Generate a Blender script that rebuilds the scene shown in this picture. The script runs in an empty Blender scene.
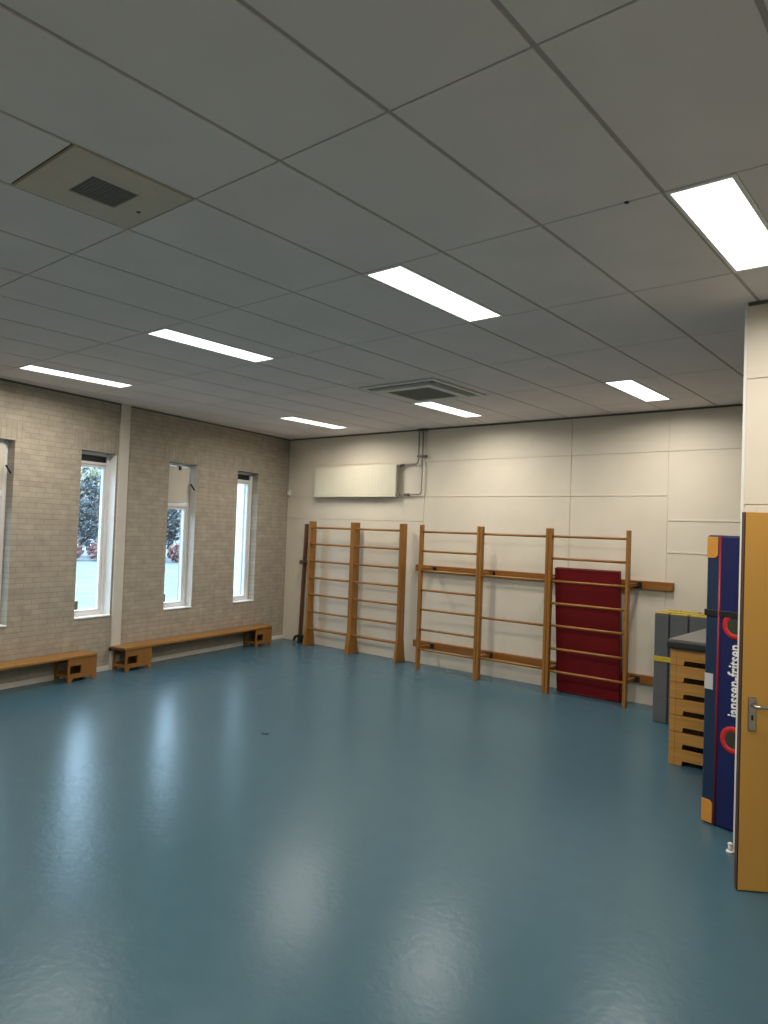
import bpy, bmesh, math, random
from mathutils import Vector, Matrix
random.seed(7)
S = bpy.context.scene
COL = S.collection
PI = math.pi

# ------------------------------------------------------------------ helpers
class MB:
    """collects shapes into one bmesh, then links them as one mesh object"""
    def __init__(self): self.bm = bmesh.new()
    def _merge(self, b, M=None):
        if M is not None: bmesh.ops.transform(b, matrix=M, verts=b.verts)
        me = bpy.data.meshes.new('tmp'); b.to_mesh(me); b.free()
        self.bm.from_mesh(me); bpy.data.meshes.remove(me)
        return self
    def box(self, x0, x1, y0, y1, z0, z1, bev=0.0, M=None, seg=2):
        b = bmesh.new()
        bmesh.ops.create_cube(b, size=1)
        for v in b.verts:
            v.co = Vector(((x0+x1)/2+v.co.x*(x1-x0), (y0+y1)/2+v.co.y*(y1-y0), (z0+z1)/2+v.co.z*(z1-z0)))
        if bev > 0: bmesh.ops.bevel(b, geom=list(b.edges), offset=bev, segments=seg, profile=.5, affect='EDGES')
        return self._merge(b, M)
    def prism(self, poly, a0, a1, axis='x', bev=0.0, M=None):
        """poly: 2D outline; axis x -> (y,z), y -> (x,z), z -> (x,y)"""
        b = bmesh.new()
        def P(p, a):
            return {'x': Vector((a, p[0], p[1])), 'y': Vector((p[0], a, p[1])), 'z': Vector((p[0], p[1], a))}[axis]
        lo = [b.verts.new(P(p, a0)) for p in poly]; hi = [b.verts.new(P(p, a1)) for p in poly]
        b.faces.new(lo); b.faces.new(hi[::-1])
        n = len(poly)
        for i in range(n): b.faces.new((lo[i], hi[i], hi[(i+1) % n], lo[(i+1) % n]))
        bmesh.ops.recalc_face_normals(b, faces=b.faces)
        if bev > 0: bmesh.ops.bevel(b, geom=list(b.edges), offset=bev, segments=2, profile=.5, affect='EDGES')
        return self._merge(b, M)
    def tube(self, pts, r, seg=10, M=None, r2=None):
        b = bmesh.new(); pts = [Vector(p) for p in pts]; rings = []
        n = len(pts); up = None
        for i, p in enumerate(pts):
            d = ((pts[min(i+1, n-1)]-p).normalized() + (p-pts[max(i-1, 0)]).normalized()).normalized()
            if up is None or abs(up.dot(d)) > .95: up = Vector((0, 0, 1)) if abs(d.z) < .9 else Vector((0, 1, 0))
            s = d.cross(up).normalized(); u = s.cross(d).normalized()
            rr = r if r2 is None else r+(r2-r)*i/(n-1)
            rings.append([b.verts.new(p + rr*(math.cos(2*PI*k/seg)*s + math.sin(2*PI*k/seg)*u)) for k in range(seg)])
        for i in range(n-1):
            for k in range(seg):
                f = b.faces.new((rings[i][k], rings[i][(k+1) % seg], rings[i+1][(k+1) % seg], rings[i+1][k])); f.smooth = True
        b.faces.new(rings[0]); b.faces.new(rings[-1][::-1])
        bmesh.ops.recalc_face_normals(b, faces=b.faces)
        return self._merge(b, M)
    def torus(self, R, r, M=None, seg=40, sub=8, flat=1.0):
        b = bmesh.new(); g = []
        for i in range(seg):
            a = 2*PI*i/seg
            g.append([b.verts.new(((R+r*math.cos(2*PI*j/sub))*math.cos(a), r*flat*math.sin(2*PI*j/sub), (R+r*math.cos(2*PI*j/sub))*math.sin(a))) for j in range(sub)])
        for i in range(seg):
            for j in range(sub):
                f = b.faces.new((g[i][j], g[(i+1) % seg][j], g[(i+1) % seg][(j+1) % sub], g[i][(j+1) % sub])); f.smooth = True
        bmesh.ops.recalc_face_normals(b, faces=b.faces)
        return self._merge(b, M)
    def disc(self, R, t, M=None, seg=32):
        return self.prism([(R*math.cos(2*PI*i/seg), R*math.sin(2*PI*i/seg)) for i in range(seg)], 0, t, 'y', 0, M)
    def dome(self, R, h, M=None, seg=20, rings=6):
        b = bmesh.new(); g = []
        for j in range(rings):
            a = PI/2*j/rings
            g.append([b.verts.new((R*math.cos(a)*math.cos(2*PI*i/seg), R*math.cos(a)*math.sin(2*PI*i/seg), h*math.sin(a))) for i in range(seg)])
        top = b.verts.new((0, 0, h)); b.faces.new(g[0][::-1])
        for j in range(rings-1):
            for i in range(seg):
                f = b.faces.new((g[j][i], g[j][(i+1) % seg], g[j+1][(i+1) % seg], g[j+1][i])); f.smooth = True
        for i in range(seg):
            f = b.faces.new((g[-1][i], g[-1][(i+1) % seg], top)); f.smooth = True
        return self._merge(b, M)
    def build(self, name, mat, parent=None, kind=None, label=None):
        me = bpy.data.meshes.new(name); self.bm.to_mesh(me); self.bm.free()
        o = bpy.data.objects.new(name, me); COL.objects.link(o)
        for m in (mat if isinstance(mat, (list, tuple)) else [mat]): me.materials.append(m)
        if parent: o.parent = parent
        if kind: o['kind'] = kind
        if label: o['label'] = label
        return o

def thing(name, label=None, cat=None, loc=(0, 0, 0), rotz=0.0, group=None, kind=None):
    o = bpy.data.objects.new(name, None); COL.objects.link(o)
    o.location = loc; o.rotation_euler = (0, 0, rotz); o.empty_display_size = .1
    if label: o['label'] = label
    if cat: o['category'] = cat
    if group: o['group'] = group
    if kind: o['kind'] = kind
    return o

def tag(o, label, cat, group=None):
    o['label'] = label; o['category'] = cat
    if group: o['group'] = group
    return o

def copy_tree(o, parent=None):
    c = o.copy(); COL.objects.link(c); c.parent = parent
    for ch in list(o.children): copy_tree(ch, c)
    return c

# ------------------------------------------------------------------ materials
def new_mat(name):
    m = bpy.data.materials.new(name); m.use_nodes = True
    nt = m.node_tree; nt.nodes.clear()
    out = nt.nodes.new('ShaderNodeOutputMaterial'); b = nt.nodes.new('ShaderNodeBsdfPrincipled')
    nt.links.new(b.outputs[0], out.inputs[0])
    return m, nt, b, out

def coords(nt, scale=(1, 1, 1)):
    tc = nt.nodes.new('ShaderNodeTexCoord'); mp = nt.nodes.new('ShaderNodeMapping')
    mp.inputs['Scale'].default_value = scale
    nt.links.new(tc.outputs['Object'], mp.inputs['Vector'])
    return mp

def plain(name, col, rough=.5, metal=0.0, var=.12, nscale=(6, 6, 6), bump=0.0, bscale=None, spec=.5):
    """colour with a soft noise variation and an optional fine bump"""
    m, nt, b, out = new_mat(name)
    b.inputs['Roughness'].default_value = rough; b.inputs['Metallic'].default_value = metal
    b.inputs['Specular IOR Level'].default_value = spec
    mp = coords(nt, nscale)
    n = nt.nodes.new('ShaderNodeTexNoise'); n.inputs['Scale'].default_value = 1; n.inputs['Detail'].default_value = 5
    nt.links.new(mp.outputs[0], n.inputs['Vector'])
    r = nt.nodes.new('ShaderNodeValToRGB')
    r.color_ramp.elements[0].position = .3; r.color_ramp.elements[1].position = .7
    r.color_ramp.elements[0].color = tuple(c*(1-var) for c in col)+(1,)
    r.color_ramp.elements[1].color = tuple(min(1, c*(1+var)) for c in col)+(1,)
    nt.links.new(n.outputs['Fac'], r.inputs[0]); nt.links.new(r.outputs[0], b.inputs['Base Color'])
    if bump > 0:
        src = n
        if bscale:
            mp2 = coords(nt, bscale); src = nt.nodes.new('ShaderNodeTexNoise'); src.inputs['Scale'].default_value = 1
            nt.links.new(mp2.outputs[0], src.inputs['Vector'])
        bp = nt.nodes.new('ShaderNodeBump'); bp.inputs['Strength'].default_value = bump; bp.inputs['Distance'].default_value = .01
        nt.links.new(src.outputs['Fac'], bp.inputs['Height']); nt.links.new(bp.outputs[0], b.inputs['Normal'])
    return m

def wood(name, c0, c1, grain='z', rough=.38):
    sc = {'x': (1.2, 40, 40), 'y': (40, 1.2, 40), 'z': (40, 40, 1.2)}[grain]
    m, nt, b, out = new_mat(name)
    b.inputs['Roughness'].default_value = rough
    mp = coords(nt, sc); n = nt.nodes.new('ShaderNodeTexNoise'); n.inputs['Scale'].default_value = 1
    n.inputs['Detail'].default_value = 6; n.inputs['Distortion'].default_value = .6
    nt.links.new(mp.outputs[0], n.inputs['Vector'])
    r = nt.nodes.new('ShaderNodeValToRGB'); r.color_ramp.elements[0].position = .3; r.color_ramp.elements[1].position = .75
    r.color_ramp.elements[0].color = c0+(1,); r.color_ramp.elements[1].color = c1+(1,)
    nt.links.new(n.outputs['Fac'], r.inputs[0]); nt.links.new(r.outputs[0], b.inputs['Base Color'])
    bp = nt.nodes.new('ShaderNodeBump'); bp.inputs['Strength'].default_value = .08; bp.inputs['Distance'].default_value = .003
    nt.links.new(n.outputs['Fac'], bp.inputs['Height']); nt.links.new(bp.outputs[0], b.inputs['Normal'])
    return m

def brick_mat(name, soldier=False):
    m, nt, b, out = new_mat(name)
    b.inputs['Roughness'].default_value = .85
    tc = nt.nodes.new('ShaderNodeTexCoord'); sp = nt.nodes.new('ShaderNodeSeparateXYZ'); cb = nt.nodes.new('ShaderNodeCombineXYZ')
    nt.links.new(tc.outputs['Object'], sp.inputs[0])
    a, c = ('Z', 'X') if soldier else ('X', 'Z')
    nt.links.new(sp.outputs[a], cb.inputs['X']); nt.links.new(sp.outputs[c], cb.inputs['Y'])
    bt = nt.nodes.new('ShaderNodeTexBrick')
    bt.inputs['Scale'].default_value = 1; bt.inputs['Brick Width'].default_value = .22; bt.inputs['Row Height'].default_value = .0625
    bt.inputs['Mortar Size'].default_value = .005; bt.inputs['Mortar Smooth'].default_value = .25; bt.inputs['Bias'].default_value = 0
    bt.inputs['Color1'].default_value = (.41, .36, .285, 1); bt.inputs['Color2'].default_value = (.37, .322, .255, 1)
    bt.inputs['Mortar'].default_value = (.31, .27, .215, 1)
    nt.links.new(cb.outputs[0], bt.inputs['Vector'])
    n = nt.nodes.new('ShaderNodeTexNoise'); n.inputs['Scale'].default_value = 7; n.inputs['Detail'].default_value = 8
    nt.links.new(cb.outputs[0], n.inputs['Vector'])
    mx = nt.nodes.new('ShaderNodeMix'); mx.data_type = 'RGBA'; mx.blend_type = 'MULTIPLY'; mx.inputs['Factor'].default_value = .55
    rp = nt.nodes.new('ShaderNodeValToRGB'); rp.color_ramp.elements[0].position = .3; rp.color_ramp.elements[1].position = .7
    rp.color_ramp.elements[0].color = (.74, .72, .7, 1); rp.color_ramp.elements[1].color = (1.15, 1.12, 1.08, 1)
    nt.links.new(n.outputs['Fac'], rp.inputs[0])
    nt.links.new(bt.outputs['Color'], mx.inputs[6]); nt.links.new(rp.outputs[0], mx.inputs[7])
    nt.links.new(mx.outputs[2], b.inputs['Base Color'])
    ad = nt.nodes.new('ShaderNodeMath'); ad.operation = 'MULTIPLY_ADD'; ad.inputs[1].default_value = -1.0
    ml = nt.nodes.new('ShaderNodeMath'); ml.operation = 'MULTIPLY'; ml.inputs[1].default_value = .5
    nt.links.new(n.outputs['Fac'], ml.inputs[0])
    nt.links.new(bt.outputs['Fac'], ad.inputs[0]); nt.links.new(ml.outputs[0], ad.inputs[2])
    bp = nt.nodes.new('ShaderNodeBump'); bp.inputs['Strength'].default_value = .4; bp.inputs['Distance'].default_value = .008
    nt.links.new(ad.outputs[0], bp.inputs['Height']); nt.links.new(bp.outputs[0], b.inputs['Normal'])
    return m

def floor_mat():
    m, nt, b, out = new_mat('blue_sheet_flooring')
    mp = coords(nt, (1, 1, 1))
    big = nt.nodes.new('ShaderNodeTexNoise'); big.inputs['Scale'].default_value = .8; big.inputs['Detail'].default_value = 3
    fine = nt.nodes.new('ShaderNodeTexNoise'); fine.inputs['Scale'].default_value = 7; fine.inputs['Detail'].default_value = 3; fine.inputs['Roughness'].default_value = .5
    for n in (big, fine): nt.links.new(mp.outputs[0], n.inputs['Vector'])
    mixf = nt.nodes.new('ShaderNodeMath'); mixf.operation = 'MULTIPLY_ADD'; mixf.inputs[1].default_value = .55
    hf = nt.nodes.new('ShaderNodeMath'); hf.operation = 'MULTIPLY'; hf.inputs[1].default_value = .45
    nt.links.new(big.outputs['Fac'], hf.inputs[0]); nt.links.new(fine.outputs['Fac'], mixf.inputs[0]); nt.links.new(hf.outputs[0], mixf.inputs[2])
    r = nt.nodes.new('ShaderNodeValToRGB'); r.color_ramp.elements[0].position = .3; r.color_ramp.elements[1].position = .7
    r.color_ramp.elements[0].color = FLOOR_A+(1,); r.color_ramp.elements[1].color = FLOOR_B+(1,)
    nt.links.new(mixf.outputs[0], r.inputs[0]); nt.links.new(r.outputs[0], b.inputs['Base Color'])
    rr = nt.nodes.new('ShaderNodeMapRange'); rr.inputs['To Min'].default_value = .235; rr.inputs['To Max'].default_value = .265
    rr.inputs['From Min'].default_value = .35; rr.inputs['From Max'].default_value = .65
    nt.links.new(fine.outputs['Fac'], rr.inputs['Value']); nt.links.new(rr.outputs[0], b.inputs['Roughness'])
    bp = nt.nodes.new('ShaderNodeBump'); bp.inputs['Strength'].default_value = .34; bp.inputs['Distance'].default_value = .004
    rip = nt.nodes.new('ShaderNodeTexNoise'); rip.inputs['Scale'].default_value = 22; rip.inputs['Detail'].default_value = 4
    nt.links.new(mp.outputs[0], rip.inputs['Vector'])
    nt.links.new(rip.outputs['Fac'], bp.inputs['Height']); nt.links.new(bp.outputs[0], b.inputs['Normal'])
    b.inputs['Specular IOR Level'].default_value = .19
    return m

def glass_mat():
    m, nt, b, out = new_mat('window_glass'); nt.nodes.remove(b)
    t = nt.nodes.new('ShaderNodeBsdfTransparent'); t.inputs[0].default_value = (.93, .97, .98, 1)
    g = nt.nodes.new('ShaderNodeBsdfGlossy'); g.inputs['Roughness'].default_value = .02
    lwt = nt.nodes.new('ShaderNodeLayerWeight'); pw = nt.nodes.new('ShaderNodeMath'); pw.operation = 'POWER'; pw.inputs[1].default_value = 4
    f = nt.nodes.new('ShaderNodeMath'); f.operation = 'MULTIPLY_ADD'; f.inputs[1].default_value = .9; f.inputs[2].default_value = .04
    nt.links.new(lwt.outputs['Facing'], pw.inputs[0]); nt.links.new(pw.outputs[0], f.inputs[0])
    mx = nt.nodes.new('ShaderNodeMixShader')
    nt.links.new(f.outputs[0], mx.inputs[0]); nt.links.new(t.outputs[0], mx.inputs[1]); nt.links.new(g.outputs[0], mx.inputs[2])
    nt.links.new(mx.outputs[0], out.inputs[0])
    return m

def emit_mat(name, col, strength):
    m, nt, b, out = new_mat(name)
    b.inputs['Base Color'].default_value = (.9, .9, .9, 1); b.inputs['Roughness'].default_value = .4
    b.inputs['Emission Color'].default_value = col+(1,); b.inputs['Emission Strength'].default_value = strength
    return m

def paving_mat():
    m, nt, b, out = new_mat('concrete_paving')
    b.inputs['Roughness'].default_value = .8
    mp = coords(nt, (1, 1, 1)); bt = nt.nodes.new('ShaderNodeTexBrick')
    bt.inputs['Scale'].default_value = 1; bt.inputs['Brick Width'].default_value = 2.4; bt.inputs['Row Height'].default_value = 1.1
    bt.inputs['Mortar Size'].default_value = .04
    bt.inputs['Color1'].default_value = (.125, .135, .14, 1); bt.inputs['Color2'].default_value = (.095, .105, .112, 1); bt.inputs['Mortar'].default_value = (.06, .07, .08, 1)
    mp.inputs['Rotation'].default_value = (0, 0, math.radians(62))
    nt.links.new(mp.outputs[0], bt.inputs['Vector']); nt.links.new(bt.outputs['Color'], b.inputs['Base Color'])
    return m

FLOOR_A = (.050, .110, .145); FLOOR_B = (.056, .122, .159)
LAMP_W = 33.0; DIFF = 3.0; SKY = 10.5; SKY_LOW = 1.1

M_floor = floor_mat()
M_brick = brick_mat('beige_brickwork'); M_soldier = brick_mat('beige_soldier_course', True)
M_cream = plain('cream_wall_paint', (.72, .65, .53), .55, var=.03, nscale=(3, 3, 3), bump=.05, bscale=(160, 160, 160))
M_white = plain('white_gloss_paint', (.8, .78, .74), .4, var=.02)
M_pil = plain('cream_pilaster_paint', (.6, .55, .47), .55, var=.04)
M_tile = plain('mineral_ceiling_tile', (.80, .72, .685), .9, var=.04, nscale=(2, 2, 2), bump=.15, bscale=(220, 220, 220))
M_bar = plain('ceiling_grid_metal', (.42, .385, .35), .5, var=.03)
M_dark = plain('dark_gap', (.03, .03, .03), .8, var=.1)
M_base = plain('white_baseboard_paint', (.7, .67, .6), .5, var=.05)
M_frame = plain('white_window_frame', (.78, .76, .74), .4, var=.02)
M_glass = glass_mat()
M_panel = plain('cream_vent_panel', (.62, .57, .47), .5, var=.03)
M_black = plain('black_metal', (.01, .01, .01), .45, var=.1)
M_woodz = wood('varnished_pine_upright', (.235, .092, .013), (.36, .16, .027), 'z')
M_woodx = wood('varnished_pine_bar', (.235, .095, .016), (.37, .17, .033), 'x')
M_rail = wood('red_brown_rail', (.2, .072, .011), (.33, .135, .024), 'x')
M_bench = wood('honey_bench_wood', (.27, .12, .025), (.39, .19, .045), 'x')
M_benchd = wood('honey_bench_panel', (.22, .095, .018), (.32, .145, .033), 'z')
M_vault = wood('honey_vault_wood', (.42, .19, .035), (.56, .29, .07), 'x')
M_pole = wood('dark_brown_pole', (.085, .035, .015), (.15, .06, .025), 'z')
M_door = plain('ochre_door_paint', (.68, .36, .075), .42, var=.03, nscale=(2, 2, .8))
M_edge = wood('dark_door_edge', (.055, .022, .008), (.09, .04, .015), 'z')
M_steel = plain('satin_steel', (.45, .43, .4), .3, metal=.9, var=.05)
M_red = plain('red_vinyl', (.15, .002, .004), .5, var=.1, nscale=(4, 4, 4), bump=.1, bscale=(18, 18, 18), spec=.3)
M_redpipe = plain('dark_red_piping', (.13, .006, .01), .4)
M_grey = plain('grey_vinyl', (.105, .112, .118), .45, var=.06, bump=.06, bscale=(30, 30, 30))
M_yellow = plain('yellow_webbing', (.55, .4, .03), .6, var=.1)
M_padtop = plain('grey_vault_leather', (.14, .135, .13), .45, var=.06)
M_padside = plain('black_vault_leather', (.02, .02, .021), .5, var=.1)
M_navy = plain('royal_blue_vinyl', (.008, .012, .085), .4, var=.1, bump=.2, bscale=(9, 9, 9))
M_teal = plain('dark_navy_vinyl', (.01, .027, .07), .42, var=.1, bump=.08, bscale=(9, 9, 9))
M_scarlet = plain('scarlet_trim', (.55, .02, .02), .4, var=.05)
M_piping = plain('crimson_piping', (.26, .012, .03), .4, var=.05)
M_orange = plain('tan_leather_patch', (.62, .27, .04), .5, var=.1)
M_letter = plain('white_lettering', (.85, .85, .86), .5, var=.02)
M_mesh = plain('dark_green_mesh', (.03, .035, .02), .7, var=.4, nscale=(200, 200, 200))
M_tag = plain('pale_grey_label', (.5, .5, .5), .5, var=.05)
M_rad = plain('cream_radiator_enamel', (.74, .69, .54), .35, var=.02)
M_pipe = plain('grey_painted_pipe', (.3, .285, .25), .4, var=.05)
M_brass = plain('dark_valve_metal', (.13, .12, .1), .4, metal=.5, var=.1)
M_diff = emit_mat('lit_lamp_diffuser', (1, 1, .985), DIFF)
M_lamprim = plain('lamp_rim', (.75, .74, .7), .4, var=.02)
M_ventbeige = plain('beige_vent_tile', (.62, .52, .40), .6, var=.05)
M_ventgrille = plain('grey_vent_mesh', (.2, .19, .17), .6, var=.05)
M_ac = plain('white_cassette_plastic', (.66, .65, .6), .45, var=.02)
M_acgrille = plain('grey_cassette_grille', (.22, .215, .2), .6, var=.04)
M_sensor = plain('white_sensor_plastic', (.72, .7, .64), .4, var=.02)
M_paving = paving_mat()
M_render = plain('white_render_wall', (.55, .55, .54), .8, var=.03)
M_leafy = plain('olive_foliage', (.17, .17, .06), .7, var=.4, nscale=(1, 1, 1))
M_leafg = plain('dark_evergreen_foliage', (.045, .06, .065), .7, var=.5, nscale=(1, 1, 1))
M_leafr = plain('russet_foliage', (.2, .095, .085), .7, var=.4, nscale=(1, 1, 1))
M_bark = plain('pale_bark', (.45, .43, .4), .8, var=.3)
M_olive = plain('olive_plastic', (.16, .18, .09), .5)
M_conc = plain('grey_lintel', (.2, .18, .16), .8)

# ------------------------------------------------------------------ room frame
H = 3.50                                   # ceiling height
CX, CY = -9.40, 8.60                       # corner of brick wall and back wall
ANG = math.radians(-79.708)                # direction of the brick wall from that corner
DV = Vector((math.cos(ANG), math.sin(ANG))); NV = Vector((-DV.y, DV.x))
XR, YN, YP = 1.5, -2.2, 5.0                # right wall, near wall, partition
LEN = (CY-YN)/-DV.y
def lw(s, d=0.0): return (CX+s*DV.x+d*NV.x, CY+s*DV.y+d*NV.y)
LLOC = (CX, CY, 0)

# floor
mb = MB(); a = lw(LEN+.3, -.3); b_ = lw(-.3, -.3)
mb.prism([(a[0], YN-.2), (XR+.2, YN-.2), (XR+.2, CY+.2), (b_[0], CY+.2)], -.08, 0, 'z')
mb.build('floor', M_floor, kind='structure')

# brick wall with four openings (local: x along the wall from the corner, y into the room)
WIN = [(5.135, 5.66), (3.71, 4.25), (2.24, 2.79), (.822, 1.33)]
Z0, Z1 = .71, 2.83
mb = MB(); cur = -.3
for s0, s1 in sorted(WIN):
    mb.box(cur, s0, -.3, 0, 0, H+.1); mb.box(s0, s1, -.3, 0, 0, Z0); mb.box(s0, s1, -.3, 0, Z1, H+.1); cur = s1
mb.box(cur, LEN+.3, -.3, 0, 0, H+.1)
o = mb.build('wall_left', M_brick, kind='structure'); o.location = LLOC; o.rotation_euler = (0, 0, ANG)
# soldier courses above the openings
for i, (s0, s1) in enumerate(WIN):
    mb = MB(); mb.box(s0-(.11 if i != 1 else .0), s1+.11, -.004, .003, Z1, Z1+.215)
    o = mb.build('trim_%d' % (i+1), M_soldier, kind='structure'); o.location = LLOC; o.rotation_euler = (0, 0, ANG)
# cream pilaster strip beside the second window
mb = MB(); mb.box(3.54, 3.69, 0, .03, 0, H, .004)
o = mb.build('trim_5', M_pil, kind='structure'); o.location = LLOC; o.rotation_euler = (0, 0, ANG)
# baseboard
mb = MB(); mb.box(.0, 3.538, .001, .014, 0, .065, .003); mb.box(3.692, LEN, .001, .014, 0, .065, .003)
o = mb.build('baseboard_left', M_base, kind='structure'); o.location = LLOC; o.rotation_euler = (0, 0, ANG)

# windows
def window(i, s0, s1, hopper):
    w = thing('window_%d' % i, kind='structure', loc=LLOC, rotz=ANG)
    mb = MB(); D0, D1 = -.205, -.125
    mb.box(s0, s0+.05, D0, D1, Z0, Z1, .004); mb.box(s1-.05, s1, D0, D1, Z0, Z1, .004)
    mb.box(s0+.05, s1-.05, D0, D1, Z0, Z0+.05, .004); mb.box(s0+.05, s1-.05, D0, D1, Z1-.04, Z1, .004)
    mb.build('window_frame', M_frame, w)
    top = Z1-.04
    if hopper:
        zt = 2.22
        mb = MB(); mb.box(s0+.05, s1-.05, D0, D1, zt-.03, zt+.03, .004); mb.build('transom', M_frame, w)
        mb = MB(); R = Matrix.Translation((0, -.135, zt+.03)) @ Matrix.Rotation(math.radians(-5), 4, 'X') @ Matrix.Translation((0, .135, -zt-.03))
        mb.box(s0+.055, s1-.055, -.15, -.12, zt+.035, top-.01, .004, R)
        p = mb.build('hopper_panel', M_panel, w, label='opaque cream top-hung vent panel, slightly open')
        mb = MB(); mb.box((s0+s1)/2-.02, (s0+s1)/2+.02, -.125, -.06, top-.06, top-.005, .004); mb.build('catch', M_black, p)
        mb = MB(); mb.tube([(s0+.06, -.06, top-.25), (s0+.03, -.01, top-.34)], .011); mb.build('stay_arm', M_black, p)
        top = zt-.03
    else:
        mb = MB(); mb.box(s0+.05, s1-.05, D0+.01, D1-.03, top-.085, top, .003); mb.build('ventilation_strip', M_black, w, label='black ventilation strip above the pane')
        mb = MB(); mb.box(s0+.05, s1-.05, D0, D1, top-.12, top-.085, .003); mb.build('transom', M_frame, w)
        top -= .12
    mb = MB(); e = .035
    a, b2 = s0+.05, s1-.05; lo = Z0+.05
    mb.box(a, a+e, -.19, -.14, lo, top, .004); mb.box(b2-e, b2, -.19, -.14, lo, top, .004)
    mb.box(a+e, b2-e, -.19, -.14, lo, lo+e, .004); mb.box(a+e, b2-e, -.19, -.14, top-e, top, .004)
    sash = mb.build('sash', M_frame, w)
    mb = MB(); mb.box(a+e-.004, b2-e+.004, -.168, -.162, lo+e-.004, top-e+.004); mb.build('glass_pane', M_glass, sash)
    mb = MB(); mb.box(b2-e-.05, b2-.01, -.14, -.11, lo+.05, lo+.16, .006); mb.build('window_catch', M_olive, sash)
    mb = MB(); mb.box(s0, s1, -.125, .012, Z0-.004, Z0+.014, .004); mb.build('window_sill', M_white, w)
    if i in (2, 3): MB().box(s0, s0+.006, -.125, -.002, Z0+.014, Z1-.003, 0).build('reveal_lining', M_white if i == 2 else M_pil, w)
for i, (s0, s1) in enumerate(WIN): window(i+1, s0, s1, i in (0, 2))

# back wall: painted sheets with fine joints
mb = MB(); mb.box(CX-.3, XR+.2, CY+.008, CY+.25, 0, H+.1)
g = .003
bands = [(CX, -6.40, (0, 2.105, 2.48, 3.01, H)), (-6.40, -4.06, (0, 2.48, 3.005, H)), (-4.06, -2.83, (0, 2.48, 3.005, H)),
         (-2.83, XR, (0, 1.81, 2.185, 3.005, H))]
for x0, x1, zs in bands:
    for za, zb in zip(zs[:-1], zs[1:]):
        mb.box(x0+g, x1-g, CY, CY+.0085, za+(g if za > 0 else 0), zb-(g if zb < H else 0), .0015, seg=1)
mb.build('wall_back', M_cream, kind='structure')
for k, (x0, x1, z) in enumerate([(-6.38, -2.84, 2.482), (-2.82, XR, 2.186), (-2.82, XR, 1.81)]):
    mb = MB(); mb.box(x0, x1, CY-.006, CY-.0005, z-.003, z+.018, .002); mb.build('trim_%d' % (6+k), M_cream, kind='structure')

# partition with the doorway, near wall, right wall
DW0, DW1 = -1.12, -.27
mb = MB(); T = .1
mb.box(-1.165, DW0, YP, YP+T, 0, H+.02); mb.box(DW1, XR, YP, YP+T, 0, H+.02); mb.box(DW0, DW1, YP, YP+T, 2.15, H+.02)
f = .006
for x0, x1, za, zb in ((-1.165, XR, 3.005+f/2, H), (-1.165, XR, 2.2, 3.005-f/2), (DW1+.06, XR, 0, 2.2)):
    mb.box(x0, x1, YP-.008, YP, za, zb, .0015, seg=1)
mb.build('wall_front', M_cream, kind='structure')
mb = MB(); mb.box(-1.185, -1.1655, YP-.008, YP+T+.01, .0, H+.01, .003); mb.build('trim_9', M_white, kind='structure')
# dark strips that paint in the shadow line where the walls meet the ceiling
M_shadow = plain('ceiling_shadow_line', (.11, .095, .08), .6, var=.05)
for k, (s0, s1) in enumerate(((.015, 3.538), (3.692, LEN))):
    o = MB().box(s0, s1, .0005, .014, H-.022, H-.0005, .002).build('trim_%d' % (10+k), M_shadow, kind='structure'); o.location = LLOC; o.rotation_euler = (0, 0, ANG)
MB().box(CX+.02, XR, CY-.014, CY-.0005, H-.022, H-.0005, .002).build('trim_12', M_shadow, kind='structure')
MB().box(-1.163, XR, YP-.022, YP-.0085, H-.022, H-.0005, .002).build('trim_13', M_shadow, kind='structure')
mb = MB(); mb.box(XR, XR+.2, YN, CY, 0, H+.1); mb.build('wall_right', M_cream, kind='structure')
mb = MB(); a = lw(LEN, -.3); mb.box(a[0], XR+.2, YN-.2, YN, 0, H+.1); mb.build('wall_near', M_cream, kind='structure')

# door: frame, open ochre leaf hinged on the right
d1 = thing('door_1', kind='structure', loc=(0, 0, 0))
mb = MB(); mb.box(DW0-.04, DW0+.03, YP-.012, YP+T+.012, 0, 2.19, .003); mb.box(DW1-.03, DW1+.04, YP-.012, YP+T+.012, 0, 2.18, .003)
mb.box(DW0+.03, DW1-.03, YP-.012, YP+T+.012, 2.14, 2.19, .003)
mb.build('door_frame', M_cream, d1)
dd = math.atan2(.565, .825)
leafR = Matrix.Translation((-1.027, 4.437, 0)) @ Matrix.Rotation(dd, 4, 'Z')       # local x from free edge to hinge, -y towards the hall
LL = .885
mb = MB(); mb.box(.004, LL, 0, .04, .006, 2.128, .002, leafR); leaf = mb.build('door_leaf', M_door, d1)
mb = MB(); mb.box(-.003, .004, .0006, .0394, .006, 2.128, .0015, leafR); mb.build('door_edge', M_edge, leaf, label='dark brown door edge')
mb = MB(); mb.box(.037, .081, -.008, 0, .895, 1.085, .006, leafR); hp = mb.build('handle_plate', M_steel, leaf)
mb = MB(); mb.tube([(.059, -.004, 1.04), (.059, -.05, 1.04), (.067, -.06, 1.04), (.082, -.062, 1.04), (.197, -.06, 1.04)], .0105, 12, leafR); mb.build('lever_handle', M_steel, hp)
mb = MB(); mb.box(.053, .065, -.0105, -.007, .955, .985, .002, leafR); mb.build('keyhole', M_black, hp)
mb = MB()
for z in (.25, 1.05, 1.85): mb.tube([(LL+.008, .01, z-.05), (LL+.008, .01, z+.05)], .009, 10, leafR)
mb.build('hinge', M_steel, leaf)

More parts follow.
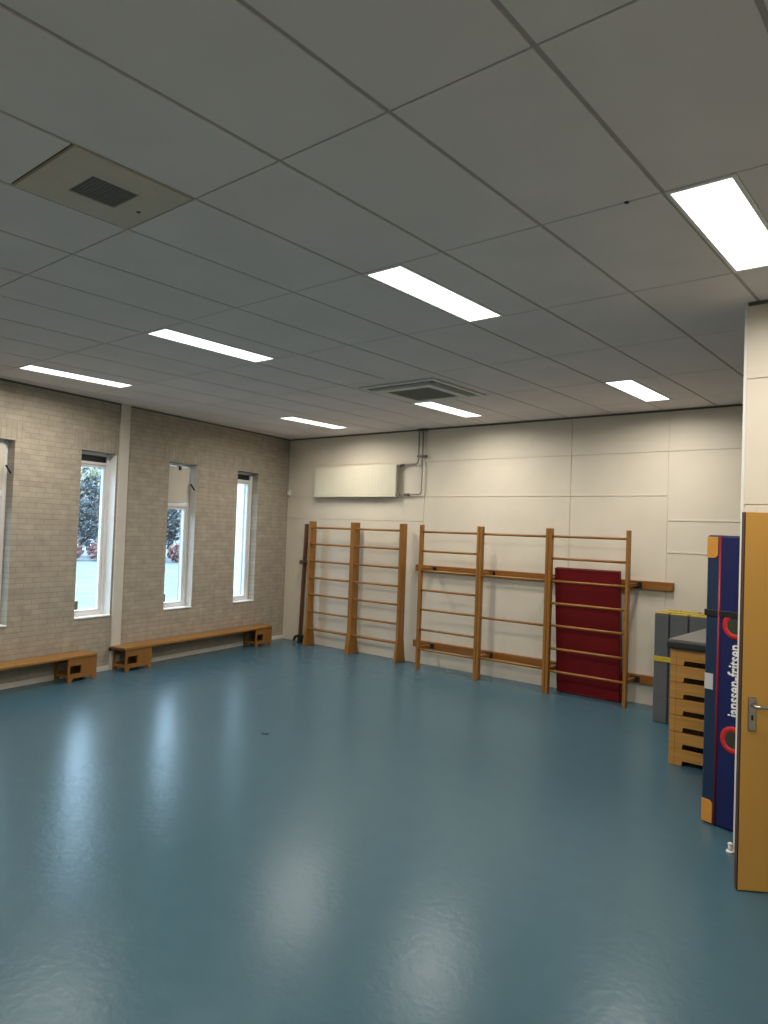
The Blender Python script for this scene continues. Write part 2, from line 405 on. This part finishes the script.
# ------------------------------------------------------------------ ceiling grid
U0, V0, TX, TY = -1.703, .785, .6, 1.2
def clip(poly):
    """keep what lies inside the brick wall and the back wall"""
    def half(p, f):
        out = []
        for i in range(len(p)):
            a, b = p[i], p[(i+1) % len(p)]; fa, fb = f(a), f(b)
            if fa >= 0: out.append(a)
            if fa*fb < 0:
                t = fa/(fa-fb); out.append((a[0]+t*(b[0]-a[0]), a[1]+t*(b[1]-a[1])))
        return out
    m_ = .014
    for f in (lambda q: (q[0]-CX)*NV.x+(q[1]-CY)*NV.y-m_, lambda q: CY-m_-q[1], lambda q: XR-q[0], lambda q: q[1]-YN):
        if len(poly) >= 3: poly = half(poly, f)
    return poly
def rect(x0, x1, y0, y1): return [(x0, y0), (x1, y0), (x1, y1), (x0, y1)]
LAMPS = [(-10, 2), (-6, 2), (-2, 2), (1, 2), (-10, 5), (-6, 5), (-2, 5), (-6, -1), (-2, -1), (1, -1)]  # last three are unseen, added behind the camera for the light they give
VENT = (-3, 0); ACC = ((-6, 4), (-5, 4))
GX, GY = .011, .006
mb = MB()
def tile(x0, x1, y0, y1):
    p = clip(rect(x0, x1, y0, y1))
    if len(p) < 3: return
    ar = abs(sum(p[i][0]*p[(i+1) % len(p)][1]-p[(i+1) % len(p)][0]*p[i][1] for i in range(len(p))))/2
    if ar > .0005: mb.prism(p, H, H+.02, 'z', .0)
for k in range(-14, 6):
    for j in range(-3, 7):
        x0, y0 = U0+k*TX, V0+j*TY
        X0, X1, Y0, Y1 = x0+GX, x0+TX-GX, y0+GY, y0+TY-GY
        if (k, j) in LAMPS: tile(x0+.302, X1, Y0, Y1)
        elif (k, j) == VENT: tile(X0, X1, Y0, y0+.6-GY)
        elif (k, j) in ACC: pass
        else: tile(X0, X1, Y0, Y1)
# make-up strips round the cassette unit
ax0, ay0 = U0-6*TX, V0+4*TY
acx, acy = -4.72, 6.25
AH = .50
for x0, x1, y0, y1 in ((ax0+GX, ax0+2*TX-GX, ay0+GY, acy-AH+.02), (ax0+GX, ax0+2*TX-GX, acy+AH-.02, ay0+TY-GY), (ax0+GX, acx-AH+.02, acy-AH+.02, acy+AH-.02), (acx+AH-.02, ax0+2*TX-GX, acy-AH+.02, acy+AH-.02)):
    tile(x0, x1, y0, y1)
ceil = mb.build('ceiling', M_tile, kind='structure')
mb = MB()
for k in range(-14, 6):
    p = clip(rect(U0+k*TX-.012, U0+k*TX+.012, YN, CY))
    if len(p) >= 3: mb.prism(p, H+.006, H+.0199, 'z')
for j in range(-3, 8):
    p = clip(rect(CX-.2, XR, V0+j*TY-.006, V0+j*TY+.006))
    if len(p) >= 3: mb.prism(p, H+.005, H+.0199, 'z')
mb.build('grid_bars', M_bar, ceil)
mb = MB(); a = lw(LEN, -.3); b_ = lw(-.3, -.3)
mb.prism([(a[0], YN-.2), (XR+.2, YN-.2), (XR+.2, CY+.25), (b_[0], CY+.25)], H+.0201, H+.12, 'z')
mb.build('roof_slab', M_dark, ceil)

# ceiling lights
LT = {(-10, 2): 'long ceiling light panel nearest the brick wall, above the windows', (-6, 2): 'long ceiling light panel in the middle of the left half of the ceiling',
      (-2, 2): 'ceiling light panel in the centre of the ceiling, in front of the air unit', (1, 2): 'largest, closest ceiling light panel above the ochre door side',
      (-10, 5): 'small-looking far ceiling light panel above the radiator', (-6, 5): 'far ceiling light panel directly behind the square air unit',
      (-2, 5): 'far right ceiling light panel above the storage corner', (-6, -1): 'ceiling light panel behind the camera on the left, out of view',
      (-2, -1): 'ceiling light panel overhead behind the camera, out of view', (1, -1): 'ceiling light panel behind the camera on the right, out of view'}
proto = None
for key in LAMPS:
    loc = (U0+key[0]*TX, V0+key[1]*TY, H)
    if proto is None:
        r = thing('ceiling_light', LT[key], 'light', loc, group='recessed ceiling light panels')
        mb = MB(); t = .022; W, L = .3, TY
        mb.box(.004, t, .005, L-.005, -.004, .019, .001, seg=1); mb.box(W-t, W, .005, L-.005, -.004, .019, .001, seg=1)
        mb.box(t, W-t, .005, .03, -.004, .019, .001, seg=1); mb.box(t, W-t, L-.03, L-.005, -.004, .019, .001, seg=1)
        mb.build('light_frame', M_lamprim, r)
        mb = MB(); mb.box(t+.0005, W-t-.0005, .0305, L-.0305, .0, .012); mb.build('diffuser', M_diff, r)
        ld = bpy.data.lights.new('light_source', 'AREA'); ld.shape = 'RECTANGLE'; ld.size = W-2*t; ld.size_y = L-.06
        ld.energy = LAMP_W; ld.color = (1, .94, .84); ld.spread = math.radians(168)
        lo = bpy.data.objects.new('light_source', ld); COL.objects.link(lo); lo.parent = r; lo.location = (W/2, L/2, -.006)
        proto = r
    else:
        c = copy_tree(proto); c.location = loc; c['label'] = LT[key]

# extractor vent tile
vx, vy = U0+VENT[0]*TX, V0+.6
v = thing('ceiling_vent', 'beige square ceiling tile with a small grey extractor grille', 'vent', (vx+.3, vy+.3, H))
mb = MB(); q = .289
mb.box(-q, -.115, -q, q, -.004, .015, .001, seg=1); mb.box(.115, q, -q, q, -.004, .015, .001, seg=1)
mb.box(-.115, .115, -q, -.115, -.004, .015, .001, seg=1); mb.box(-.115, .115, .115, q, -.004, .015, .001, seg=1)
mb.build('vent_plate', M_ventbeige, v)
mb = MB()
for i in range(13): x = -.108+i*.018; mb.box(x-.003, x+.003, -.115, .115, -.001, .006)
for i in range(13): y = -.108+i*.018; mb.box(-.115, .115, y-.003, y+.003, .0005, .005)
mb.build('grille', M_ventgrille, v)
mb = MB(); mb.box(-.115, .115, -.115, .115, .007, .015); mb.build('duct_backing', M_dark, v)
mb = MB(); mb.box(-.06, -.04, .205, .22, -.008, -.0035, .002); mb.build('screw_cap', M_black, v)

# cassette air unit
ac = thing('air_conditioner', 'square white ceiling cassette air unit with a grey centre grille', 'air conditioner', (acx, acy, H))
mb = MB(); a, b_, c = AH, .37, .44
def ring(mb, o_, i_, z0, z1, bev=.003):
    mb.box(-o_, o_, -o_, -i_, z0, z1, bev, seg=1); mb.box(-o_, o_, i_, o_, z0, z1, bev, seg=1)
    mb.box(-o_, -i_, -i_, i_, z0, z1, bev, seg=1); mb.box(i_, o_, -i_, i_, z0, z1, bev, seg=1)
ring(mb, AH, .445, -.02, -.001); mb.build('outer_frame', M_ac, ac)
mb = MB(); ring(mb, .375, .285, -.042, -.012, .004); mb.build('inner_frame', M_ac, ac)
mb = MB(); mb.box(-.45, .45, -.45, .45, -.006, -.002); mb.build('backing', M_acgrille, ac)
for k in range(4):
    mb = MB(); R = Matrix.Rotation(k*PI/2, 4, 'Z')
    mb.box(-.37, .37, .388, .436, -.024, -.019, .002, R @ Matrix.Translation((0, .41, -.02)) @ Matrix.Rotation(math.radians(-16), 4, 'X') @ Matrix.Translation((0, -.41, .02)), seg=1)
    mb.build('louvre', M_ac, ac)
mb = MB(); mb.box(-.285, .285, -.285, .285, -.022, -.012)
for i in range(23): y = -.275+i*.025; mb.box(-.284, .284, y-.005, y+.005, -.034, -.0215)
mb.build('grille', M_acgrille, ac)

# little dark screw head in the ceiling
mb = MB(); mb.dome(.012, .008, Matrix.Translation((-1.268, 3.185, H-.0)) @ Matrix.Rotation(PI, 4, 'X'))
hk = mb.build('ceiling_screw', M_black); tag(hk, 'tiny dark screw head in the ceiling left of the largest light panel', 'screw')

# ------------------------------------------------------------------ wall bars with flared feet (two bays)
r1 = thing('wall_bars', 'two-bay wooden wall bars on flared feet, left of the longer set', 'wall bars', (-7.613, 8.44, 0), group='gymnastics wall bars')
def lx(x): return x+7.613
def post1(x):
    yf, yb = -.075, .065
    prof = [(-.13, 0), (.12, 0), (.11, .05), (yb, .37), (yb, 2.065), (yf, 2.065), (yf, .37), (-.12, .05)]
    MB().prism(prof, lx(x)-.02, lx(x)+.02, 'x', .004).build('post', M_woodz, r1)
PX1 = (-8.575, -7.634, -7.592, -6.645)
for x in PX1: post1(x)
ZR = [1.96, 1.685, 1.403, 1.128, .853, .568, .288]
def rung(parent, x0, x1, y, z, rad=.0165):
    MB().tube([(x0, y, z), (x1, y, z)], rad, 12).build('rung', M_woodx, parent)
for a, b_ in ((PX1[0], PX1[1]), (PX1[2], PX1[3])):
    for i, z in enumerate(ZR): rung(r1, lx(a)+.021, lx(b_)-.021, -.045, z, .0165 if i < 6 else .022)

# ------------------------------------------------------------------ long wall bars (three bays) on stand-off brackets
r2 = thing('wall_bars', 'three-bay wooden wall bars standing off the wall, red mat behind its right bay', 'wall bars', (-4.6, 8.24, 0), group='gymnastics wall bars')
def mx_(x): return x+4.6
PX2 = [(-6.15, 1), (-5.185, 0), (-5.143, 1), (-4.17, 0), (-4.128, 1), (-3.145, 0)]
for x, _ in PX2:
    MB().box(mx_(x)-.019, mx_(x)+.019, -.034, .034, .0, 2.055, .004).build('post', M_woodz, r2)
ZB = [1.957, 1.402, .841, .303]
for a, b_, zs in ((-6.15, -5.185, ZR), (-5.143, -4.17, ZB), (-4.128, -3.145, ZR)):
    for z in zs: rung(r2, mx_(a)+.02, mx_(b_)-.02, .0, z-.005, .0155)
for x in (-6.15, -5.164, -4.149, -3.145):           # arms back to the wall rails
    hw = .019 if x in (-6.15, -3.145) else .04
    for zc in (1.415, .297):
        arm = MB().box(mx_(x)-hw, mx_(x)+hw, .035, .275, zc-.022, zc+.022, .004).build('arm', M_rail, r2)
        MB().box(mx_(x)-.045, mx_(x)+.06, .276, .2995, zc-.035, zc+.035, .004).build('bracket', M_black, arm)
for nm, z0, z1, x1, lab in (('wall_rail', 1.366, 1.463, -2.73, 'upper varnished plank on the wall behind the three-bay wall bars, ending beyond the red mat'),
                       ('wall_rail', .25, .347, -2.76, 'lower varnished plank near the floor behind the three-bay wall bars')):
    o = MB().box(-6.475, x1, 8.54, CY-.0005, z0, z1, .004).build(nm, M_rail); tag(o, lab, 'wall rail', 'planks behind the wall bars')

# narrow brown pole with a black foot, leaning in the corner
pl = thing('wooden_pole', 'narrow dark brown pole with black foot between the corner and the wall bars', 'pole', (-8.85, 8.50, 0))
MB().prism([(-.022, 0), (.022, 0), (.022, 1), (-.022, 1)], -.03, .03, 'y', .004, Matrix(((1, 0, .06, -.015), (0, 1, .0, .02), (0, 0, 1.9, .12), (0, 0, 0, 1)))).build('shaft', M_pole, pl)
cl_ = MB().box(-.04, .055, -.045, .06, 1.33, 1.40, .006).build('clamp', M_pole, pl)
MB().box(.052, .1, -.01, .01, 1.35, 1.38, .003).build('clamp_pin', M_pole, cl_)
f_ = MB().box(-.03, .06, -.03, .05, .0, .135, .008).build('foot', M_black, pl)
MB().tube([(-.15, 0, .023), (-.12, .0, .09), (-.06, .0, .11), (-.031, 0, .115)], .022, 10).build('foot_arm', M_black, f_)

# ------------------------------------------------------------------ red mat leaning against the bars
rm = thing('gym_mat', 'dark red gym mat leaning upright behind the right bay of wall bars', 'mat', (-3.682, 8.43, 0))
th = math.atan2(.15, 1.57)
R = Matrix.Translation((0, 0.0, 0.002)) @ Matrix.Rotation(th, 4, 'X')
mb = MB(); mb.box(-.412, .412, 0.0, .085, .0, 1.57, .012, R, seg=3); mb.build('mat_cover', M_red, rm)
for yy in (-.001, .086):
    MB().tube([(-.402, yy, .012), (.402, yy, .012), (.402, yy, 1.558), (-.402, yy, 1.558), (-.402, yy, .0125)], .005, 6, R).build('piping', M_redpipe, rm)

# ------------------------------------------------------------------ grey folding mat with yellow straps
gm = thing('folding_mat', 'grey folded mat standing on end with yellow strap beside the vaulting box', 'mat', (-2.695, 7.86, 0))
x = 0
for i, wd in enumerate((.15, .185, .185, .205)):
    p = MB().box(x, x+wd, .0, .46, .0, 1.165, .012, seg=3).build('mat_panel', M_grey, gm)
    for ya in (.0, .405): MB().box(x+.004, x+wd-.004, ya, ya+.055, 1.1635, 1.1765, .003).build('yellow_edging', M_yellow, p)
    if i < 3: MB().box(x+wd+.0005, x+wd+.0125, .012, .45, .01, 1.15).build('fold_hinge', M_padside, gm)
    x += wd+.013
mb = MB(); t = .006
mb.box(-t, .765+t, -t, -.0005,   .655, .71, .002); mb.box(-t, .765+t, .4605, .466,   .655, .71, .002); mb.box(-t, -.0005, -.0005, .4605,   .655, .71); mb.box(.7655, .765+t, -.0005, .4605,   .655, .71)
mb.build('strap', M_yellow, gm)
MB().box(.0, .765, .2, .26, 1.165, 1.176, .003).build('carry_strap', M_yellow, gm)

# ------------------------------------------------------------------ vaulting box
vb = thing('vaulting_box', 'wooden sectional vaulting box with dark padded top beside the blue mat', 'vaulting box', (-2.08, 6.5, 0))
W, L, h = .62, 1.2, .144
for k in range(7):
    z0 = k*h; s = MB(); g = .002; n = .045
    pr = [(.05, z0+g), (.112, z0+g), (.117, z0+n), (W-.117, z0+n), (W-.112, z0+g), (W-.05, z0+g), (W-.05, z0+h-g), (.05, z0+h-g)]
    s.prism(pr, .001, .022, 'y', .0015); s.prism(pr, L-.022, L-.001, 'y', .0015)
    s.box(0, .0495, 0, L, z0+g, z0+h-g, .002); s.box(W-.0495, W, 0, L, z0+g, z0+h-g, .002)
    s.build('box_section', M_vault, vb)
pd = MB(); pd.box(-.03, W+.03, -.04, L+.04, 1.009, 1.083, .02, seg=3); pd = pd.build('padded_top', M_padside, vb)
MB().box(-.015, W+.015, -.02, L+.02, 1.08, 1.092, .006, seg=2).build('top_cover', M_padtop, pd, label='grey leather top')

# ------------------------------------------------------------------ tall blue landing mat
lm = thing('landing_mat', 'tall blue landing mat with white lettering and red rings, behind the open door', 'mat', (-1.48, 5.35, 0), math.atan2(-.26, .966))
W, L, HM = .44, 1.1, 2.0                        # local x across the side that faces the hall, +y away from it
for x in (0, W-.1): MB().box(x, x+.1, .0, L, .004, HM, .015, seg=3).build('border_cover', M_teal, lm, label='dark navy border strip')
MB().box(.095, W-.095, -.004, L-.002, .006, HM-.002, .012, seg=3).build('side_cover', M_navy, lm, label='royal blue side')
for x in (.1, W-.1):
    MB().tube([(x, -.004, .01), (x, -.004, HM-.004)], .009, 8).build('piping', M_piping, lm)
for x, d in ((0, 1), (W, -1)):
    for z0, z1, zr in ((.012, .165, 1), (HM-.012, HM-.16, -1)):
        pts = [(x+d*.004, z0), (x+d*.082, z0), (x+d*.082, z1-zr*.02), (x+d*.07, z1-zr*.005), (x+d*.05, z1), (x+d*.004, z1)]
        MB().prism(pts, -.006, .02, 'y', .0015).build('corner_patch', M_orange, lm)
MB().box(-.006, W+.006, -.011, L+.006, 1.435, 1.48, .004).build('strap', M_black, lm)
for z in (1.385, .615):
    rg = MB().torus(.073, .02, Matrix.Translation((.22, -.004, z)), flat=.35).build('vent_ring', M_scarlet, lm)
    MB().disc(.056, .004, Matrix.Translation((.22, -.0075, z))).build('vent_mesh', M_mesh, rg)
MB().box(.004, .066, -.0025, .01, .925, 1.035, .001).build('cloth_label', M_tag, lm)
# lettering, read from the bottom up
cu = bpy.data.curves.new('lettering', 'FONT'); cu.body = 'janssen-fritsen'; cu.size = 1; cu.extrude = .015; cu.offset = .018; cu.resolution_u = 4
to = bpy.data.objects.new('tmp_text', cu); COL.objects.link(to)
bpy.context.view_layer.update()
me = bpy.data.meshes.new_from_object(to.evaluated_get(bpy.context.evaluated_depsgraph_get()))
bpy.data.objects.remove(to)
xs = [v_.co.x for v_ in me.vertices]; x0, x1 = min(xs), max(xs)
k1 = .49/(x1-x0); k2 = .128
for v_ in me.vertices:
    x, y, z = v_.co
    v_.co = Vector((.262-y*k2, -.0055-z*.1, .768+(x-x0)*k1))
me.materials.append(M_letter)
o = bpy.data.objects.new('lettering', me); COL.objects.link(o); o.parent = lm

# white door stop on the floor by the jamb
ds = MB().tube([(0, 0, 0), (0, 0, .012)], .024, 16).tube([(0, 0, .012), (0, 0, .05)], .013, 14).dome(.016, .014, Matrix.Translation((0, 0, .05))).build('door_stop', M_white)
ds.location = (-1.19, 4.95, 0); tag(ds, 'small white door stop on the floor at the foot of the door jamb', 'door stop')

# small dark scrap on the floor
sc_ = MB().prism([(-.035, -.006), (.0, -.014), (.04, -.004), (.03, .008), (-.01, .012)], .0005, .006, 'z', .001).build('floor_scrap', M_black)
sc_.location = (-5.14, 4.535, 0); sc_.rotation_euler = (0, 0, math.radians(35)); tag(sc_, 'small dark scrap lying on the open blue floor', 'scrap')

# ------------------------------------------------------------------ gymnastics benches
def bench():
    r = thing('gym_bench', None, 'bench', LLOC, ANG)
    Lb, zt = 3.03, .315
    MB().box(.0, Lb, .02, .295, zt-.032, zt, .006).build('seat', M_bench, r)
    for a, b_, end in ((.0, .40, 0), (Lb-.46, Lb-.03, 1)):
        st = None
        for y0 in (.262, .028):                       # front and back side panels with a hand hole and cut-out foot
            s = MB(); z1 = zt-.033; w = b_-a
            hz0, hz1 = .095, .195; hx0, hx1 = w*.55, w*.94
            y1 = y0+.022
            s.prism([(a, 0), (a+.05, 0), (a+.07, .045), (b_-.07, .045), (b_-.05, 0), (b_, 0), (b_, hz0), (a, hz0)], y0, y1, 'y')
            s.box(a, a+hx0, y0, y1, hz0, hz1); s.box(a+hx1, b_, y0, y1, hz0, hz1); s.box(a, b_, y0, y1, hz1, z1)
            p = s.build('support_panel', M_benchd, r)
        MB().box(b_-.035, b_-.005, .0505, .2615, .05, .085, .004).build('crossbar', M_benchd, r)
        MB().box(a+.005, a+.03, .0505, .2615, .03, zt-.034, .003).build('end_board', M_benchd, r)
    hk_ = MB().box(Lb-.028, Lb+.03, .05, .272, zt-.04, zt-.004, .006).build('hook_bar', M_pole, r)
    for ya in (.273, .023): MB().box(Lb+.002, Lb+.034, ya, ya+.026, zt-.062, zt-.012, .006).build('bench_hook', M_black, hk_)
    return r
b1 = bench(); b1['label'] = 'long low wooden bench below the right-hand windows, ending at the corner'; b1['group'] = 'gymnastics benches'
q = lw(.66); b1.location = (q[0], q[1], 0)
b2 = copy_tree(b1); b2['label'] = 'long low wooden bench at the left edge, cut off by the photo'
q = lw(4.11); b2.location = (q[0], q[1], 0)

# ------------------------------------------------------------------ radiator and pipes
rd = thing('radiator', 'cream panel radiator mounted high on the back wall', 'radiator', (-8.63, CY, 2.475))
RL, RH = 1.76, .495
mb = MB(); mb.box(0, RL, -.112, -.1, 0, RH, .004)
for i in range(26):
    x = .05+i*.0665; mb.box(x, x+.038, -.1145, -.1115, .035, RH-.035, .0012, seg=1)
fp = mb.build('front_panel', M_rad, rd)
MB().box(0, RL, -.052, -.04, 0, RH, .004).build('back_panel', M_rad, rd)
mb = MB()
for i in range(42): x = .02+i*.04; mb.box(x, x+.003, -.099, -.053, .03, RH-.03)
mb.build('convector_fins', M_pipe, rd)
MB().box(.0, RL, -.0995, -.0525, RH-.012, RH-.001).build('top_grille', M_rad, rd)
for x in (.3, RL-.3): MB().box(x-.02, x+.02, -.0395, -.001, .05, RH-.05, .003).build('wall_bracket', M_pipe, rd)
MB().tube([(RL+.016, -.076, .02), (RL+.016, -.076, RH-.02)], .0095, 10).tube([(RL-.003, -.076, .03), (RL+.03, -.076, .03)], .014, 10).tube([(RL-.003, -.076, RH-.03), (RL+.03, -.076, RH-.03)], .014, 10).build('side_manifold', M_pipe, rd)
MB().box(RL-.008, RL-.001, -.0995, -.0525, .02, RH-.02, .001).build('side_cover', M_rad, rd)
MB().tube([(RL+.03, -.055, RH-.012), (RL+.1, -.055, RH-.012)], .019, 12).build('valve', M_brass, rd)
def wx(x, z): return (x+8.63-.14, -.045, z-2.465)
MB().tube([wx(-6.358, H-.012), wx(-6.358, 3.03), wx(-6.37, 2.985), wx(-6.40, 2.966), wx(-6.69, 2.96)], .011, 10).build('supply_pipe', M_pipe, rd)
MB().tube([wx(-6.285, H-.012), wx(-6.285, 2.56), wx(-6.295, 2.52), wx(-6.33, 2.505), wx(-6.72, 2.5)], .011, 10).build('return_pipe', M_pipe, rd)
MB().tube([wx(-6.6, 2.5), wx(-6.5, 2.5)], .019, 12).build('lockshield_valve', M_brass, rd)
MB().box(2.11, 2.265, -.06, -.0005, .60, .625, .003).build('pipe_clip', M_brass, rd)
MB().box(2.11, 2.265, -.075, -.0145, H-.035-2.475, H-.001-2.475, .006).build('pipe_rose', M_brass, rd)

# motion detector in the corner
ms = thing('motion_sensor', 'small white motion sensor high in the left corner of the back wall', 'sensor', (-9.345, CY, 2.56))
MB().box(-.032, .032, -.045, -.0005, -.055, .055, .012, seg=3).build('sensor_body', M_sensor, ms)
MB().dome(.022, .016, Matrix.Translation((0, -.0445, -.015)) @ Matrix.Rotation(PI/2, 4, 'X')).build('lens', M_white, ms)

# ------------------------------------------------------------------ outside
mb = MB(); mb.prism([(-75, -10), (lw(LEN, -.3)[0]-.05, -10), (lw(0, -.31)[0]-.05, CY+.3), (-9.6, 60), (-75, 60)], -.25, -.1, 'z')
mb.build('paving', M_paving, kind='structure')
MB().box(-12.3, -10.05, 8.95, 9.3, -.1, 4.2, .01).build('outer_wall', M_render, kind='structure')

def foliage(mb_, cx, cy, cz, rx, ry, rz, n, size, rnd):
    b = mb_.bm
    for _ in range(n):
        while True:
            p = Vector((rnd.uniform(-1, 1), rnd.uniform(-1, 1), rnd.uniform(-1, 1)))
            if .25 < p.length < 1: break
        c = Vector((cx+p.x*rx, cy+p.y*ry, cz+p.z*rz)); s = size*rnd.uniform(.6, 1.3)
        a = Vector((rnd.gauss(0, 1), rnd.gauss(0, 1), rnd.gauss(0, 1))).normalized(); t = a.orthogonal().normalized(); u = a.cross(t)
        b.faces.new([b.verts.new(c+s*q) for q in (t, .5*u, -t, -.5*u)])
def tree(x, y, h_, rx, fol, label, seed, low=.35, dens=700, leaf=.16):
    rnd = random.Random(seed)
    t = thing('tree', label, 'tree', (x, y, -.1), group='trees beyond the playground')
    mb_ = MB(); mb_.tube([(0, 0, 0), (.05, .04, h_*.3), (-.04, .0, h_*.6), (.02, .0, h_*.92)], .15, 8, None, .04)
    for _ in range(9):
        a = rnd.uniform(0, 2*PI); z = h_*rnd.uniform(.3, .8); l = rx*rnd.uniform(.5, .95)
        mb_.tube([(0, 0, z), (l*.5*math.cos(a), l*.5*math.sin(a), z+l*.35), (l*math.cos(a), l*math.sin(a), z+l*.9)], .05, 6, None, .015)
    mb_.build('trunk', M_bark, t)
    mb_ = MB(); foliage(mb_, 0, 0, h_*(low+1)/2, rx, rx, h_*(1-low)/2, dens, leaf, rnd); mb_.build('crown', fol, t)
def bush(x, y, r, hh, fol, label, seed, group):
    rnd = random.Random(seed)
    t = thing('bush', label, 'bush', (x, y, -.1), group=group)
    mb_ = MB()
    for _ in range(7):
        a = rnd.uniform(0, 2*PI); mb_.tube([(0, 0, 0), (r*.5*math.cos(a), r*.5*math.sin(a), hh*.5), (r*.75*math.cos(a), r*.75*math.sin(a), hh*.85)], .03, 6, None, .012)
    mb_.build('stems', M_bark, t)
    mb_ = MB(); foliage(mb_, 0, 0, hh*.52, r, r, hh*.5, 420, .11, rnd); mb_.build('leaves', fol, t)
def far(dist, off):     # a point seen through the windows: distance along the view, sideways offset
    a = Vector((-.862, .507)); n_ = Vector((.507, .862)); p = a*dist+n_*off
    return p.x, p.y
for i, (dist, off, h_, rx, fol, low, dens) in enumerate([(43, -4.8, 4.2, 1.5, M_leafg, .08, 1600), (43, -1.6, 4.6, 1.5, M_leafg, .06, 1600), (43, 1.6, 4.0, 1.5, M_leafg, .08, 1600), (43, 4.8, 4.4, 1.5, M_leafg, .07, 1600),
        (46, -2.6, 9.0, 2.6, M_leafy, .3, 1100), (46, 2.6, 8.4, 2.6, M_leafy, .3, 1000)]):
    x, y = far(dist, off)
    tree(x, y, h_, rx, fol, ('dark evergreen tree beyond the playground, seen through the window panes' if fol is M_leafg else 'tall thin olive-leaved tree beyond the playground, seen through the window panes'), 20+i, low, dens)
for i in range(9):
    x, y = far(39.2, -5.2+i*1.3)
    bush(x, y, .58, 1.0, M_leafr, 'low russet bush along the far edge of the paving, seen through the window panes', 50+i, 'russet bushes beyond the paving')

# ------------------------------------------------------------------ world, camera, view
w = bpy.data.worlds.new('overcast_sky'); S.world = w; w.use_nodes = True
nt = w.node_tree; bg = nt.nodes['Background']                    # overcast sky, brighter overhead than at the horizon
tc = nt.nodes.new('ShaderNodeTexCoord'); sx = nt.nodes.new('ShaderNodeSeparateXYZ'); mr = nt.nodes.new('ShaderNodeMapRange')
nt.links.new(tc.outputs['Generated'], sx.inputs[0]); nt.links.new(sx.outputs['Z'], mr.inputs['Value'])
mr.inputs['From Min'].default_value = .05; mr.inputs['From Max'].default_value = .4
mr.inputs['To Min'].default_value = SKY_LOW; mr.inputs['To Max'].default_value = SKY
nt.links.new(mr.outputs[0], bg.inputs[1]); bg.inputs[0].default_value = (.56, .77, 1.0, 1)

cam = bpy.data.cameras.new('camera'); co = bpy.data.objects.new('camera', cam); COL.objects.link(co)
r_ = Vector((.7679594, .6394865, .0359915)); u_ = Vector((-.01061654, -.04347609, .99899806)); f_ = Vector((-.64041054, .76757205, .02659874))
Mx = Matrix((r_, u_, -f_)).transposed().to_4x4(); Mx.translation = Vector((0, 0, 1.945))
co.matrix_world = Mx
cam.sensor_fit = 'HORIZONTAL'; cam.sensor_width = 36; cam.lens = 715.4/768*36; cam.clip_start = .05; cam.clip_end = 300
S.camera = co
vs = S.view_settings; vs.view_transform = 'Standard'; vs.look = 'None'; vs.exposure = 0; vs.gamma = 1; vs.use_curve_mapping = False
